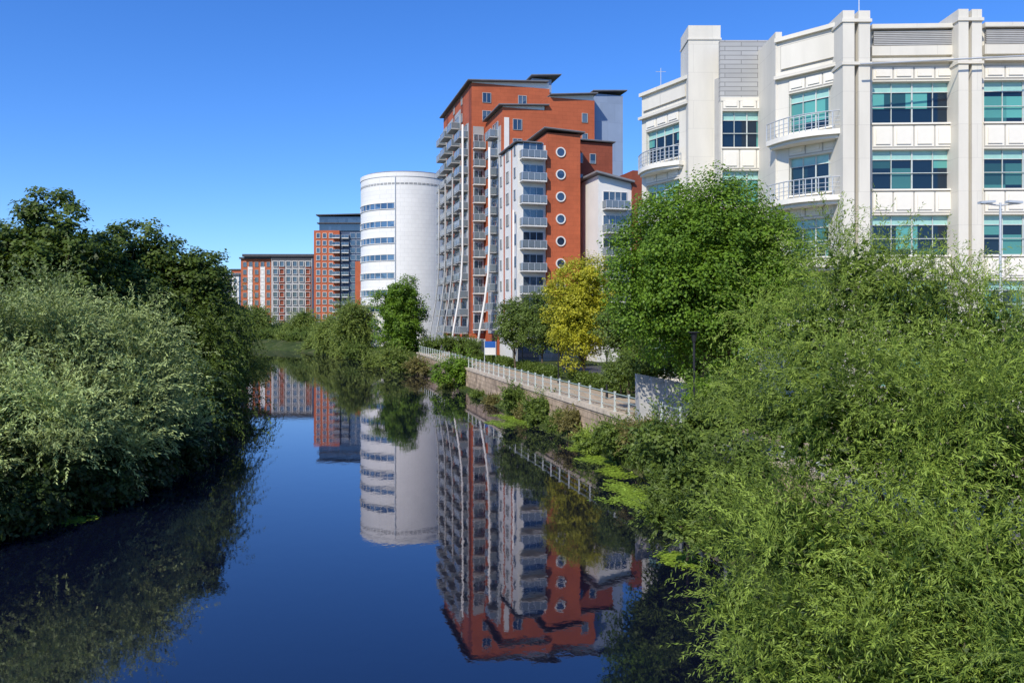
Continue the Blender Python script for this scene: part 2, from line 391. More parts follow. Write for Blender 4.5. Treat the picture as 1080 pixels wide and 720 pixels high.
# ---------------- orange apartment complex ----------------
OX,OY=-6.5,128.0; th=math.radians(15.66); c_,s_=math.cos(th),math.sin(th)
OB=thing('apartment_building',(OX,OY,0),'tall terracotta and grey stepped apartment complex with many balconies','building',rot=th)
def lux(px,ly):
    k=(px-540)/F; return (k*(OY+ly*c_)-OX+ly*s_)/(c_-k*s_)
def ldist(lx,ly): return OY+lx*s_+ly*c_
def lz(py,lx,ly): return wz(py,ldist(lx,ly))
WB=MB()
G=2.45
xD0,xD1=lux(577,-21.5),lux(612,-21.5); xC0=lux(545,-21.2)
xB0=2.2; xB1=lux(575,-11)
xE1=lux(627,-11); xF1=lux(657,-9); xG1=lux(646,-17)
zA=46.2; zB=39.6; zC=lz(152,3,-21); zD=lz(141,8,-21.5); zE=lz(104,12,-11); zF=lz(99,18,-9); zG=lz(150,13,-17)
WB.box(0,13.2,0,24,G,zA,0)
WB.box(xB0,xB1,-11,-.002,G,zB,0)
WB.box(xC0+.3,xD0-.01,-20.9,-11.01,G,zC,1)
WB.box(xD0,xD1,-21.5,-11.012,G,zD,0)
WB.box(xD1+.01,xG1,-17,-11.014,G,zG,2)
WB.box(xB1+.01,xE1,-11,3,G,zE,0)
xH0,xH1,xH2=lux(631,-25),lux(666,-25),lux(682,-25)
zH=lz(194,14,-25)
WB.box(xH0,xH1,-25,-17.01,G,zH,1)
WB.box(xH1+.01,xH2,-25.4,-12,G,lz(180,16,-25),2)
WB.obj('wall',[M_terra,M_white,M_brickd],OB)
mb=MB(); mb.box(xE1+.01,xF1,-9,6,G,zF); mb.box(10.8,14.2,2,9,zA+.01,zA+2.2); mb.box(xE1-4,xE1-.4,-7,-2,zE+.01,zE+1.0)
mb.obj('stair_core',[M_blueg],OB)
pb=MB()
for a,b,zt in ((1.9,6.4,zA-6),(8.2,13.0,zA-2.2),(14.6,19.4,zA-2.2),(20.7,24.05,zA-2.2)): pb.box(-.12,.0,a,b,6.2,zt)
pb.box(xC0+.22,xC0+.3,-20.9,-18.2,6,zC,1); pb.box(xC0+.22,xC0+.3,-17.5,-14.2,6,zC,1); pb.box(xC0+.22,xC0+.3,-13.4,-11.02,6,zC,1); pb.box(xC0+.25,xC0+.29,-18.2,-17.5,6,zC-.1,2); pb.box(xC0+.25,xC0+.29,-14.2,-13.4,6,zC-.1,2)
pb.box(xB0-.12,xB0,-10.2,-2.6,6,zB-2.5)
pb.box(.25,2.0,-.12,-.001,6,zA-7)
pb.box(xB0+.25,xB0+1.0,-11.1,-11.001,6,zB-1.5,1)
pb.obj('cladding_panel',[M_gband,M_white,M_terra],OB)
mb=MB()
for y0,y1 in ((0.02,1.9),(6.4,8.2),(13.0,14.6),(19.4,20.7)): mb.box(-.03,-.001,y0,y1,6,zA-.4)
mb.obj('brick_pier',[M_brickd],OB)
def roofslab(x0,x1,y0,y1,za,zb,t=.2):
    mb=MB(); mb.slab(x0,x1,y0,y1,za,zb,t*.5,0); mb.slab(x0-.04,x1+.04,y0-.04,y1+.04,za+t*.5,zb+t*.5,t*.49,1); mb.obj('roof',[M_dark,M_roofe],OB)
roofslab(-.7,12.8,-.6,24.4,zA+.25,zA+1.1)
roofslab(10.4,15.6,1,10,zA+2.4,zA+2.9)
roofslab(xB0-.6,xB1+.5,-11.5,-.9,zB+.25,zB+.75)
roofslab(xC0-.1,xD0-.6,-21.2,-11.9,zC+.3,zC+.25)
roofslab(xD0-.5,xD1+.5,-22.0,-11.8,zD+.55,zD+.25)
roofslab(xB1+.7,xE1+.3,-11.6,3.4,zE+.3,zE+1.05)
roofslab(xE1+.42,xF1+.5,-9.5,6.5,zF+.3,zF+.75)
roofslab(xD1+.6,xG1+.3,-17.4,-11.8,zG+.3,zG+.2)
def wedge(x0,x1,y0,y1,z,da,db):
    mb=MB(); mb.add([(x0,y0,z),(x1,y0,z),(x1,y1,z),(x0,y1,z),(x0,y0,z+da),(x1,y0,z+db),(x1,y1,z+db),(x0,y1,z+da)],[(0,3,2,1),(4,5,6,7),(0,1,5,4),(1,2,6,5),(2,3,7,6),(3,0,4,7)])
    mb.obj('parapet',[M_white],OB)
wedge(.1,13.1,.1,23.9,zA+.001,.2,.98); wedge(xB0+.1,xB1-.1,-10.9,-1,zB+.001,.18,.62); wedge(xB1+.8,xE1-.1,-10.9,2.9,zE+.001,.3,.95); wedge(xH0+.01,xH1-.05,-24.95,-17.7,zH+.001,1.1,.2)
mb=MB(); mb.slab(xH0-.6,xH1+.1,-25.9,-17.6,zH+1.55,zH+.45,.25); mb.obj('roof',[M_roofe],OB)
wn=Parts('window',OB); bd=Parts('balcony_door',OB); bc=Parts('balcony',OB)
W1=window_mesh(1.3,1.5,2,frame=M_gband); W2=window_mesh(3.0,2.2,3,glass=M_glass,frame=M_steel); W3=window_mesh(.8,1.3,1,frame=M_gband); W4=window_mesh(2.8,2.2,3,frame=M_steel)
W5=window_mesh(3.4,2.3,4,frame=M_white); W6=window_mesh(1.4,2.2,2,frame=M_steel)
BA,BR=balcony_meshes(4.0,1.5,slabm=M_gband); BA2,BR2=balcony_meshes(3.5,1.4,posts=5); BA3,BR3=balcony_meshes(3.0,1.3,slabm=M_gband); BA4,BR4=balcony_meshes(1.9,1.0,posts=3)
rr=-math.pi/2
P3=2.9
lev=[6.0+P3*i for i in range(14)]
xc=(xC0+xD0)/2+.1
for z in [5.6+3.05*i for i in range(9)]:
    bc.add(BA2,T(xc,-20.9,z),(('railing',BR2),)); bd.add(W4,T(xc+.2,-20.9,z+.05))
    wn.add(W3,T(xC0+.22,-19.6,z+.7,rr)); wn.add(W1,T(xC0+.22,-15.8,z+.6,rr)); wn.add(W3,T(xC0+.22,-12.2,z+.7,rr))
for z in [lz(y,14,-25) for y in (221,246,270,294,318)]:
    bc.add(BA2,T((xH0+xH1)/2-.1,-25,z),(('railing',BR2),)); bd.add(W5,T((xH0+xH1)/2,-25,z+.05))
for i in range(9):
    z=zG-3.0-3.05*i
    wn.add(W3,T(xD1+1.6,-17,z)); wn.add(W3,T(xD1+3.6,-17,z))
for i in range(12):
    z=6.6+P3*i
    if z<zA-9: bc.add(BA4,T(1.1,-.12,z),(('railing',BR4),)); bd.add(W6,T(1.1,-.12,z+.05))
for i in range(11):
    z=zB-3.2-P3*i
    if i<3: wn.add(W1,T(xB0+2.3,-11,z))
    bc.add(BA3,T(xB0-.12,-7.4,z-.7,rr),(('railing',BR3),)); bd.add(W2,T(xB0-.12,-7.4,z-.65,rr)); wn.add(W1,T(xB0-.12,-3.9,z,rr))
for i in range(4):
    wn.add(W3,T(xE1-1.6,-11,zE-3.4-3.05*i))
for i in range(2):
    for x in (2.5,8.5): wn.add(W1,T(x,0,zA-3-P3*i))
for j,(y,zt) in enumerate(((4.15,zA-8),(10.6,zA-4),(17.0,zA-4),(22.4,zA-4))):
    for z in lev:
        if z>zt: continue
        bc.add(BA if j!=3 else BA3,T(-.12,y,z,rr),(('railing',BR if j!=3 else BR3),)); bd.add(W2,T(-.12,y,z+.05,rr))
for z in lev[1:]:
    for y in(7.3,13.8): wn.add(W3,T(-.03,y,z+.8,rr))
wn.done(); bd.done(); bc.done()
def roundwin(r):
    mb=MB(); n=20
    vs=[(math.cos(2*math.pi*k/n)*r,-.05,math.sin(2*math.pi*k/n)*r) for k in range(n)]
    mb.add(vs,[tuple(range(n))],0)
    for k in range(n):
        a0=2*math.pi*k/n; a1=2*math.pi*(k+1)/n; R=r*1.28
        def q(a,rad,y): return (math.cos(a)*rad,y,math.sin(a)*rad)
        mb.add([q(a0,r,-.14),q(a1,r,-.14),q(a1,R,-.14),q(a0,R,-.14),q(a0,r,0),q(a1,r,0),q(a1,R,0),q(a0,R,0)],[(0,1,2,3),(0,4,5,1),(3,2,6,7)],1)
    return mb.mesh('round_window',[M_dglass,M_white])
RW=roundwin(.55)
for i in range(9): place(RW,'round_window',OB,T(xD0+1.95,-21.5,zD-2.6-3.05*i))
for (lx,ly,zt) in ((0,-.6,zA-7),(0,7.5,zA-14),(0,14.0,zA-14),(0,20.2,zA-14),(xB0-.3,-10.6,zB-6),(xC0,-20.6,zC-9)):
    pts=[(lx-1.6,ly,zt),(lx-1.6,ly,19),(lx-1.8,ly,15),(lx-2.3,ly,11),(lx-3.0,ly,7),(lx-3.7,ly,2.5)]
    if ly==-20.6: pts=[(lx-.3,ly,zt),(lx-.3,ly,2.5)]
    mb=MB(); mb.tube(pts,[.17 if ly in(-.6,-10.6) else .13]*len(pts),6); mb.obj('column',[M_gband if ly>0 else M_white],OB,smooth=True)
mb=MB(); mb.box(-3.4,-.13,-10,24,4.9,5.25); mb.box(-3.4,-.13,-10,24,2.45,2.6)
for i in range(12): mb.box(-3.3,-3.0,-9.8+3*i,-9.5+3*i,2.6,4.9)
mb.obj('podium_deck',[M_gband],OB)
mb=MB(); mb.box(-.8,-.13,-10,24,2.6,4.9); mb.box(xC0,xD1,-21.9,-21.52,2.5,4.8); mb.obj('ground_floor_glazing',[M_dglass],OB)

# ---------------- white round tower ----------------
cx,cy,R=wx(431,181),181.0,10.7
CT=thing('office_tower',(cx,cy,0),'white cylindrical tower clad in pale panels with curved window bands','building')
def cyl(mb,r0,z0,z1,a0=0,a1=2*math.pi,n=64,mi=0,r1=None,cap=True):
    r1=r1 or r0; full=abs(a1-a0-2*math.pi)<1e-6
    k=n if full else n+1
    vs=[(math.cos(a0+(a1-a0)*i/n)*r0,math.sin(a0+(a1-a0)*i/n)*r0,z0) for i in range(k)]+[(math.cos(a0+(a1-a0)*i/n)*r0,math.sin(a0+(a1-a0)*i/n)*r0,z1) for i in range(k)]
    fs=[(i,(i+1)%k,k+(i+1)%k,k+i) for i in range(n)]
    if cap and full: fs+= [tuple(range(k,2*k))]
    mb.add(vs,fs,mi)
zT=wz(182,171)
mb=MB(); cyl(mb,R,2.4,zT-.9,n=96); cyl(mb,R+.1,zT-.9,zT,n=96)
mb.obj('wall',[M_cyl],CT)
mb=MB(); cyl(mb,R-.6,zT,zT+.35,n=64); mb.obj('roof',[M_roofe],CT)
M_bandg=glassmat('band_glass',(.02,.05,.11),(.08,.16,.28))
def band(a0,a1,z0,z1,r):
    mb=MB(); cyl(mb,r,z0,z1,a0,a1,n=26,cap=False)
    for i in range(14):
        a=a0+(a1-a0)*i/13; M=Matrix.Rotation(a,4,'Z'); mb.box(r,r+.07,-.05,.05,z0,z1,1,M)
    n=26
    for i in range(n):
        for zz in (z0-.12,z1):
            b0=a0+(a1-a0)*i/n; b1=a0+(a1-a0)*(i+1)/n
            q=[(math.cos(b)*rr2,math.sin(b)*rr2,h) for h in (zz,zz+.12) for b,rr2 in ((b0,r-.05),(b1,r-.05),(b1,r+.13),(b0,r+.13))]
            mb.add(q,[(0,3,2,1),(4,5,6,7),(2,3,7,6)],1)
    return mb.mesh('window',[M_bandg,M_white])
for y in (218,237,254,272,291,309,326):
    z=wz(y,172); place(band(math.radians(150),math.radians(261),z-.6,z+.6,R+.04),'window',CT)
for k in range(28):
    a=math.radians(190+5*k); M=Matrix.Rotation(a,4,'Z')
    mb=MB(); mb.box(R,R+.05,-.38,.38,zT-2.6,zT-2.2,0,M); mb.obj('vent',[M_greyp],CT)
mb=MB(); M=Matrix.Rotation(math.radians(262),4,'Z'); mb.box(R,R+.2,-.08,.08,2.5,zT-1,0,M); mb.obj('seam_rib',[M_steel],CT)

# ---------------- generic far blocks ----------------
def grid_windows(P,me,x0,x1,n,zs,y,rot=0):
    for z in zs:
        for i in range(n):
            x=x0+(x1-x0)*(i+.5)/n
            P.add(me,T(x,y,z,rot))
d=363; x0=wx(331,d); xm=wx(358,d); x1=wx(382,d)
DT=thing('apartment_tower',(x0,d,0),'slim orange and dark blue glass apartment tower with penthouse','building',rot=0)
w1=xm-x0; w2=x1-x0; zt=wz(243,d); zp=wz(226,d)
mb=MB(); mb.box(0,w1,0,18,2.4,zt,0); mb.box(w1+.01,w2,1.2,18,2.4,zt-.5,1); mb.obj('wall',[M_terra,mat('dark_blue_cladding',(.06,.085,.14),.4,.1,.3)],DT)
mb=MB(); mb.box(2.0,w2-.5,2,16,zt+.01,zp-.9,0); mb.obj('penthouse',[M_dglass],DT)
mb=MB(); mb.slab(.8,w2+.6,.5,17.5,zp,zp+.5,.5); mb.box(1.2,w2,.8,17,zt+3.2,zt+3.7,0); mb.obj('roof',[M_roofd],DT)
wf=window_mesh(1.5,2.0,1,deep=.3,fr=.15,glass=M_dglass); wf2=window_mesh(2.2,2.3,1,deep=.3,fr=.12,glass=M_dglass,frame=M_steel)
P=Parts('window',DT); zs=[zt-3.4-3.35*i for i in range(13)]
grid_windows(P,wf,.6,w1-2.4,3,zs,0); grid_windows(P,wf2,w1+4.5,w2-.3,2,zs,1.2)
P.done()
BAf,BRf=balcony_meshes(3.4,2.0,t=.35,hr=1.3,posts=3,panel=M_dglass); P=Parts('balcony',DT)
for z in zs: P.add(BAf,T(w1+2.6,1.2,z),(('railing',BRf),)); P.add(BAf,T(w1-1.2,0,z),(('railing',BRf),))
P.done()
mb=MB(); mb.box(w2-3.4,w2-.8,.9,1.19,2.5,zt-14,0); mb.obj('cladding_panel',[M_terra],DT)
d=407; x0=wx(254,d); xm=wx(287,d); x1=wx(330,d)
FB=thing('apartment_block',(x0,d,0),'eight-storey orange brick and white apartment block with dark roof','building')
w1=xm-x0; w2=x1-x0; zt=wz(271,d)
mb=MB(); mb.box(0,w1,0,20,2.4,zt-1,0); mb.box(w1+.01,w2,-1.5,20,2.4,zt-.4,1); mb.obj('wall',[mat('brown_red_brick',(.40,.115,.05),.8,.15,.4),M_greyr],FB)
mb=MB(); mb.box(-.6,w1-.01,-1.0,20.5,zt-.99,zt-.2,0); mb.box(1.5,w2+.8,-2.5,20.5,zt,zt+1.3,0); mb.box(w1+.2,w2-.5,-1.7,19,zt-1.8,zt-.001,0); mb.obj('roof',[M_roofd],FB)
P=Parts('window',FB); zs=[zt-4.9-3.9*i for i in range(9)]
wf3=window_mesh(1.5,2.2,1,deep=.3,fr=.12,glass=M_dglass,frame=M_gband); wf4=window_mesh(2.1,2.5,1,deep=.7,fr=.16,glass=M_dglass); grid_windows(P,wf3,.6,w1-.4,5,zs,0); grid_windows(P,wf4,w1+.6,w2-.4,6,zs,-1.5)
P.done()
mb=MB()
for i in (0,1): mb.box(3.6+6.4*i,6.0+6.4*i,-.2,-.005,4,zt-5,0)
mb.obj('cladding_panel',[M_white],FB)
mb=MB()
for a,b in ((w1+4.0,w1+6.9),(w2-3.4,w2-.3)): mb.box(a,b,-1.62,-1.51,4,zt-5,0)
mb.obj('brick_pier',[M_brickd],FB)
for (pa,pc,yt,d,m,lab) in ((234,252,291,470,M_white,'distant pale low apartment block'),(244,256,285,500,M_terra,'distant orange brick block'),(222,236,300,520,M_terra,'distant low brick building behind trees')):
    x0=wx(pa,d); x1=wx(pc,d); zt=wz(yt,d)
    E=thing('distant_building',(x0,d,0),lab,'building')
    mb=MB(); mb.box(0,x1-x0,0,15,2.4,zt); mb.obj('wall',[m],E)
    mb=MB(); mb.box(-.5,x1-x0+.5,-.5,15.5,zt,zt+.8); mb.obj('roof',[M_roofd],E)
    P=Parts('window',E); grid_windows(P,wf3,.6,x1-x0-.6,max(3,int((x1-x0)/3)),[zt-4-3.8*i for i in range(5)],0); P.done()

# ---------------- right white office building ----------------
RBd=thing('office_building',(20,50,0),'large white panelled office building with teal windows and curved balconies','building')
RI=Matrix.Translation((-20,-50,0))
rows=[(19.6,22.05),(15.72,18.05),(11.85,14.2),(8.0,10.35),(4.1,6.5)]
def frame(A,B):
    A=Vector((A[0],A[1],0)); B=Vector((B[0],B[1],0)); L=(B-A).length; a=math.atan2(B.y-A.y,B.x-A.x)
    return RI@Matrix.Translation(A)@Matrix.Rotation(a,4,'Z'),L
def pw(px,d): return (wx(px,d),d)
wall=MB()
wR=Parts('window',RBd); pR=Parts('spandrel_panel',RBd); sR=Parts('sill',RBd); wcache={}; pcache={}
def officewin(w,h,cols):
    k=(round(w,2),round(h,2),cols)
    if k in wcache: return wcache[k]
    g=MB()
    tr=h*.24
    g.box(-w/2,w/2,0,.05,0,h-tr,0); g.box(-w/2,w/2,-.004,.05,h-tr,h,1)
    f=MB(); t=.045
    f.box(-w/2,w/2,-.08,.0,0,t); f.box(-w/2,w/2,-.08,-.005,h-t,h); f.box(-w/2,w/2,-.07,-.006,h-tr-t/2,h-tr+t/2)
    f.box(-w/2,-w/2+t,-.078,-.007,t,h-t); f.box(w/2-t,w/2,-.078,-.007,t,h-t)
    for i in range(1,cols):
        tt=t*1.6 if i==cols//2 else t*.8
        x=-w/2+w*i/cols; f.box(x-tt/2,x+tt/2,-.076,-.008,t,h-t)
    f.box(-w/2,w/2,-.15,-.11,.95,.99)
    wcache[k]=(g.mesh('window',[M_teal,M_tealp]),f.mesh('frame',[M_wframe])); return wcache[k]
def spanel(w,h):
    k=(round(w,2),round(h,2))
    if k not in pcache:
        b=MB(); b.box(-w/2,w/2,-.03,0,0,h); b.box(-w/2+.14,w/2-.14,-.09,-.031,.14,h-.14); pcache[k]=b.mesh('spandrel_panel',[M_cream2])
    return pcache[k]
scache={}
def sillm(w):
    k=round(w,2)
    if k not in scache:
        b=MB(); b.box(-w/2,w/2,-.12,.2,-.1,-.001); scache[k]=b.mesh('sill',[M_cream2])
    return scache[k]
M_rec=mat('joint_shadow_grey',(.44,.42,.37),.6,.08,1)  # grey backing paints in the shadow frames around the raised panels
def facet(A,B,ztop,bays,cols=4,par='plain',rws=rows,raised=True,zl=22.9):
    M,L=frame(A,B); D=.45
    zs=sorted(rws)
    z=2.4
    for (a,b) in zs: wall.box(0,L,0,D,z,a,0,M); z=b
    wall.box(0,L,0,D,z,ztop,0,M)
    xs=0
    for (b0,b1) in bays+[(L,L)]:
        if b0-xs>.02:
            for (a,b) in zs: wall.box(xs,b0,.001,D,a,b,0,M)
        xs=b1
    for (b0,b1) in bays:
        for (a,b) in zs:
            g,f=officewin(b1-b0,b-a,cols); wR.add(g,M@Matrix.Translation(((b0+b1)/2,.3,a)),(('frame',f),))
            sR.add(sillm(b1-b0+.1),M@Matrix.Translation(((b0+b1)/2,0,a)))
        if raised:
            n=max(2,int(round((b1-b0)/1.25)))
            bands=[(zs[i][1]+.12,zs[i+1][0]-.14) for i in range(len(zs)-1)]+[(zs[-1][1]+.1,zs[-1][1]+.85)]
            for (a,b) in bands:
                wall.box(b0,b1,-.012,-.001,a-.02,b+.02,1,M)
                for i in range(n):
                    u0=b0+(b1-b0)*i/n+.05; u1=b0+(b1-b0)*(i+1)/n-.05
                    pR.add(spanel(u1-u0,b-a-.08),M@Matrix.Translation(((u0+u1)/2,-.0125,a+.04)))
    if par=='louvre':
        u0,u1=(bays[0][0]-.0,bays[-1][1]+.0)
        wall.box(u0-.15,u1+.15,-.38,-.003,zl+.2,zl+.4,0,M); wall.box(u0-.15,u1+.15,-.4,-.004,ztop-.26,ztop-.004,0,M)
        wall.box(u0-.1,u1+.1,-.28,-.005,zl+.6,zl+1.15,0,M)
        nsl=8; lv=MB()
        for i in range(nsl):
            zz=zl+1.2+(ztop-.35-zl-1.2)*i/nsl; lv.box(u0,u1,-.25,-.05,zz,zz+.07,0,M)
        lv.box(u0,u1,-.045,-.006,zl+1.15,ztop-.3,0,M); lv.obj('louvre',[M_louv],RBd)
    elif par=='ledge':
        wall.box(-.1,L+.1,-.3,-.003,zl+.15,zl+.35,0,M); wall.box(-.1,L+.1,-.22,-.004,ztop-.2,ztop+.05,0,M); wall.box(.3,L-.3,-.14,-.005,zl+.75,ztop-.55,0,M)
        wall.box(.2,L-.2,-.02,-.004,zl+.65,ztop-.45,1,M)
    return M,L
def pier(pa,pc,d,zt,depth=3,groove=True,dz=0):
    x0,x1=wx(pa,d),wx(pc,d); M=RI@Matrix.Translation((x0,d,0)); w=x1-x0
    if groove:
        wall.box(0,w*.42,0,depth,2.4,zt,0,M); wall.box(w*.58,w,.03,depth,2.4,zt-.0,0,M); wall.box(w*.42,w*.58,.45,depth,2.4,zt-.4,1,M)
        wall.box(-.07,w+.07,-.07,depth,zt-.68,zt-.5,0,M); wall.box(-.07,w+.07,-.07,depth,22.75,22.92,0,M)
    else:
        wall.box(0,w,0,depth,2.4,zt,0,M); wall.box(-.06,w+.06,-.06,depth,zt-1.0,zt-.88,0,M)
Me,Le=facet(pw(820,50),pw(890,47),25.6,[(.75,4.0)],4,'ledge')
Mf,Lf=facet(pw(918,46.9),pw(1012,46.7),25.3,[(.1,4.9)],4,'louvre')
Mg,Lg=facet(pw(1036,46.6),pw(1130,46.5),25.3,[(.1,4.9)],4,'louvre')
Ma,La=facet(pw(677,60),pw(727,55.4),25.0,[(.5,4.2)],4,'ledge')
pier(726,760,54.9,wz(27,54.9),2.5,groove=False)
Mc,Lc=frame(pw(760,53.4),pw(818,53.4)); Mc,Lc=facet(pw(760,53.4),pw(818,53.4),22.7,[(.12,Lc-.15)],4,'none')
lv=MB(); lv.box(0,Lc,.1,.5,22.7,wz(42,53.4),0,Mc); lv.obj('louvre',[M_greyp],RBd); wall.box(0,Lc,-.05,.09,22.7,22.95,0,Mc)
A=pw(818,50); wall.box(A[0]-20,A[0]-20+.4,.01,3.6,2.4,26.1)
pier(889,918,46,25.9,3)
pier(1011,1036,45.8,25.9,3)
pier(1129,1155,45.7,25.9,3)
Mh,Lh=facet(pw(1155,46.5),pw(1270,46.5),25.3,[(.1,5.5)],4,'louvre')
core=[(10.8,60.4),(13.4,56.2),(14.3,54.1),(17.6,54.1),(17.9,50.6),(19.9,47.9),(40,47.6),(40,80),(14.5,80)]
cm=MB(); cm.prism(core,2.4,24.6,0,RI); cm.obj('roof',[M_louv],RBd)  # solid core added behind the facets to block light; its top is the roof
wall.obj('wall',[M_cream,M_rec],RBd)
wR.done(); pR.done(); sR.done()
def curved_balcony(w,dp):
    a=MB(); n=14; 
    pts=[(-w/2+w*i/n,-dp*math.sin(math.pi*(.12+.76*i/n))) for i in range(n+1)]
    poly=[(-w/2,.2)]+pts+[(w/2,.2)]
    a.prism(poly,-.3,0); a.prism([(x*.93,y*.8) for x,y in poly],-.5,-.305)
    b=MB()
    for zz,tt in ((1.05,.035),(.72,.018),(.48,.018),(.24,.018)):
        b.tube([(x*.98,y*.97,zz) for x,y in pts],[tt]*len(pts),5)
    for i in range(0,n+1):
        x,y=pts[i]; b.box(x*.98-.022,x*.98+.022,y*.97-.022,y*.97+.022,0,1.05)
    return a.mesh('balcony',[M_cream2]),b.mesh('railing',[M_steel])
CB,CR=curved_balcony(5.2,1.4); CB2,CR2=curved_balcony(4.6,1.2)
for zz in (19.2,15.35,11.45,7.6):
    o=place(CB,'balcony',RBd,Me@T(2.1,0,zz)); place(CR,'railing',o)
    if zz in(19.2,15.35): o=place(CB2,'balcony',RBd,Ma@T(2.4,0,zz)); place(CR2,'railing',o)
def mast(x,y,z0,z1,arms=0):
    mb=MB(); mb.tube([(x-20,y-50,z0),(x-20,y-50,z1)],[.05,.025],6)
    for i in range(arms): mb.box(x-20-.4,x-20+.4,y-50-.02,y-50+.02,z1-.3-.35*i,z1-.27-.35*i)
    mb.obj('antenna',[M_steel],RBd)
mast(wx(906,48),48,24.5,wz(-2,48)); mast(wx(697,62),62,24.5,wz(72,62),1); 
mb=MB(); x,y=wx(861,50)-20,0.5; mb.tube([(x,y,24.5),(x,y,wz(33,50.5))],[.06,.04],6); mb.box(x-.35,x+.35,y-.1,y+.1,wz(38,50.5),wz(34.5,50.5)); mb.box(x-.5,x-.05,y-.2,y+.2,wz(43,50.5),wz(40,50.5)); mb.obj('antenna',[M_steel],RBd)
mb=MB(); mb.tube([(wx(905,45.6)-20,-4.7,wz(69,45.5)),(wx(1085,45.6)-20,-4.7,wz(60,45.5))],[.05,.05],6); mb.obj('roof_rail',[M_steel],RBd)

# ---------------- street lamps ----------------
d=36; L=thing('street_lamp',(wx(1055,d),d,2.5),'tall grey double-arm street lamp with flat heads','street lamp')
mb=MB(); zt=wz(214,d)-2.5; mb.tube([(0,0,0),(0,0,1),(0,0,1.01),(0,0,zt)],[.11,.11,.07,.05],8); mb.obj('pole',[M_steel],L)
mb=MB(); mb.tube([(-.62,0,zt-.05),(0,0,zt-.12),(.62,0,zt-.05)],[.03,.04,.03],6); mb.obj('arm',[M_steel],L)
hm=MB(); hm.slab(-.32,.32,-.16,.16,.06,.1,.1); hm.box(-.22,.22,-.11,.11,-.06,-.045); hm=hm.mesh('lamp_head',[M_steel])
place(hm,'lamp_head',L,T(-.62,0,zt)); place(hm,'lamp_head',L,T(.62,0,zt,math.pi))
def path_lamp(px,d,top,lab):
    x=wx(px,d); L=thing('path_lamp',(x,d,2.5),lab,'street lamp',group='lamps along the promenade'); h=wz(top,d)-2.5
    mb=MB(); mb.tube([(0,0,0),(0,0,.8),(0,0,.81),(0,0,h)],[.1,.09,.06,.05],8); mb.obj('pole',[M_black],L)
    mb=MB(); mb.tube([(0,0,h),(0,0,h+.06),(0,0,h+.1)],[.06,.26,.22],10); mb.tube([(0,0,h-.35),(0,0,h-.001)],[.08,.14],8); mb.obj('lamp_head',[M_black],L)
path_lamp(732,35,352,'slim black lamp post beside the promenade hedge')
path_lamp(640,56,372,'slim black lamp post beside the path railing')
path_lamp(589,70,362,'slim black lamp post beside the path railing')
path_lamp(551,88,348,'slim black lamp post beside the path railing')
d=100; S=thing('information_sign',(wx(517,d),d,2.5),'blue and white notice board on posts near the apartments','sign')
mb=MB(); mb.box(-.75,-.67,-.04,.04,0,2.9); mb.box(.67,.75,-.04,.04,0,2.9); mb.obj('post',[M_steel],S)
mb=MB(); mb.box(-.66,.66,-.05,.05,1.2,2.1,0); mb.box(-.66,.66,-.05,.05,2.103,2.9,1); mb.obj('board',[M_white,M_blue],S)

# ---------------- vegetation ----------------
LM_w=leafmat('willow_leaf',(.03,.065,.008),(.34,.45,.075),.3)
LM_wl=leafmat('sage_willow_leaf',(.04,.065,.02),(.52,.62,.24),.25)
LM_wf=leafmat('far_willow_leaf',(.05,.085,.012),(.29,.36,.08),.3)
LM_d=leafmat('dark_leaf',(.022,.045,.007),(.14,.20,.03),.25)
LM_dd=leafmat('painted_shade_leaf',(.010,.022,.004),(.05,.08,.014),.15)  # overhang shadow on the low bank foliage, painted into the leaf colour
LM_g=leafmat('green_leaf',(.035,.085,.009),(.22,.36,.03),.32)
LM_m=leafmat('mid_leaf',(.035,.065,.012),(.18,.25,.045),.3)
LM_br=leafmat('brownish_leaf',(.07,.06,.02),(.24,.22,.07),.25)
LM_y=leafmat('yellow_leaf',(.15,.18,.012),(.62,.58,.05),.35)
LM_wd=leafmat('duckweed',(.12,.20,.02),(.30,.42,.05),.1)

# foreground willow
bl=[PB(908,300,20,1.5),PB(870,365,20,1.8),PB(952,340,19,1.75),PB(1030,380,18,1.8),PB(1085,385,18,1.9),PB(840,450,19,1.4),PB(895,460,17.5,2.0),PB(985,465,16.5,2.1),PB(1070,490,15.5,2.0),
    PB(812,560,17.5,1.2),PB(870,585,16,1.8),PB(965,605,15,1.9),PB(1058,620,14,1.9),PB(782,645,16.5,.95),PB(838,700,15.5,1.35),PB(912,730,14.5,1.55),PB(1000,740,13.5,1.6),PB(1085,730,13,1.7)]
sb=subdiv(bl,7,.30,1.02)
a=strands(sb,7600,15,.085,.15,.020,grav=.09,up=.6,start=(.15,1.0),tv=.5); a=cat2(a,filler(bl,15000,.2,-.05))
make_tree('willow_tree','dense feathery green willow growing on the riverbank','tree',(9.8,17.0,.9),bl,a,LM_w,.22,12)
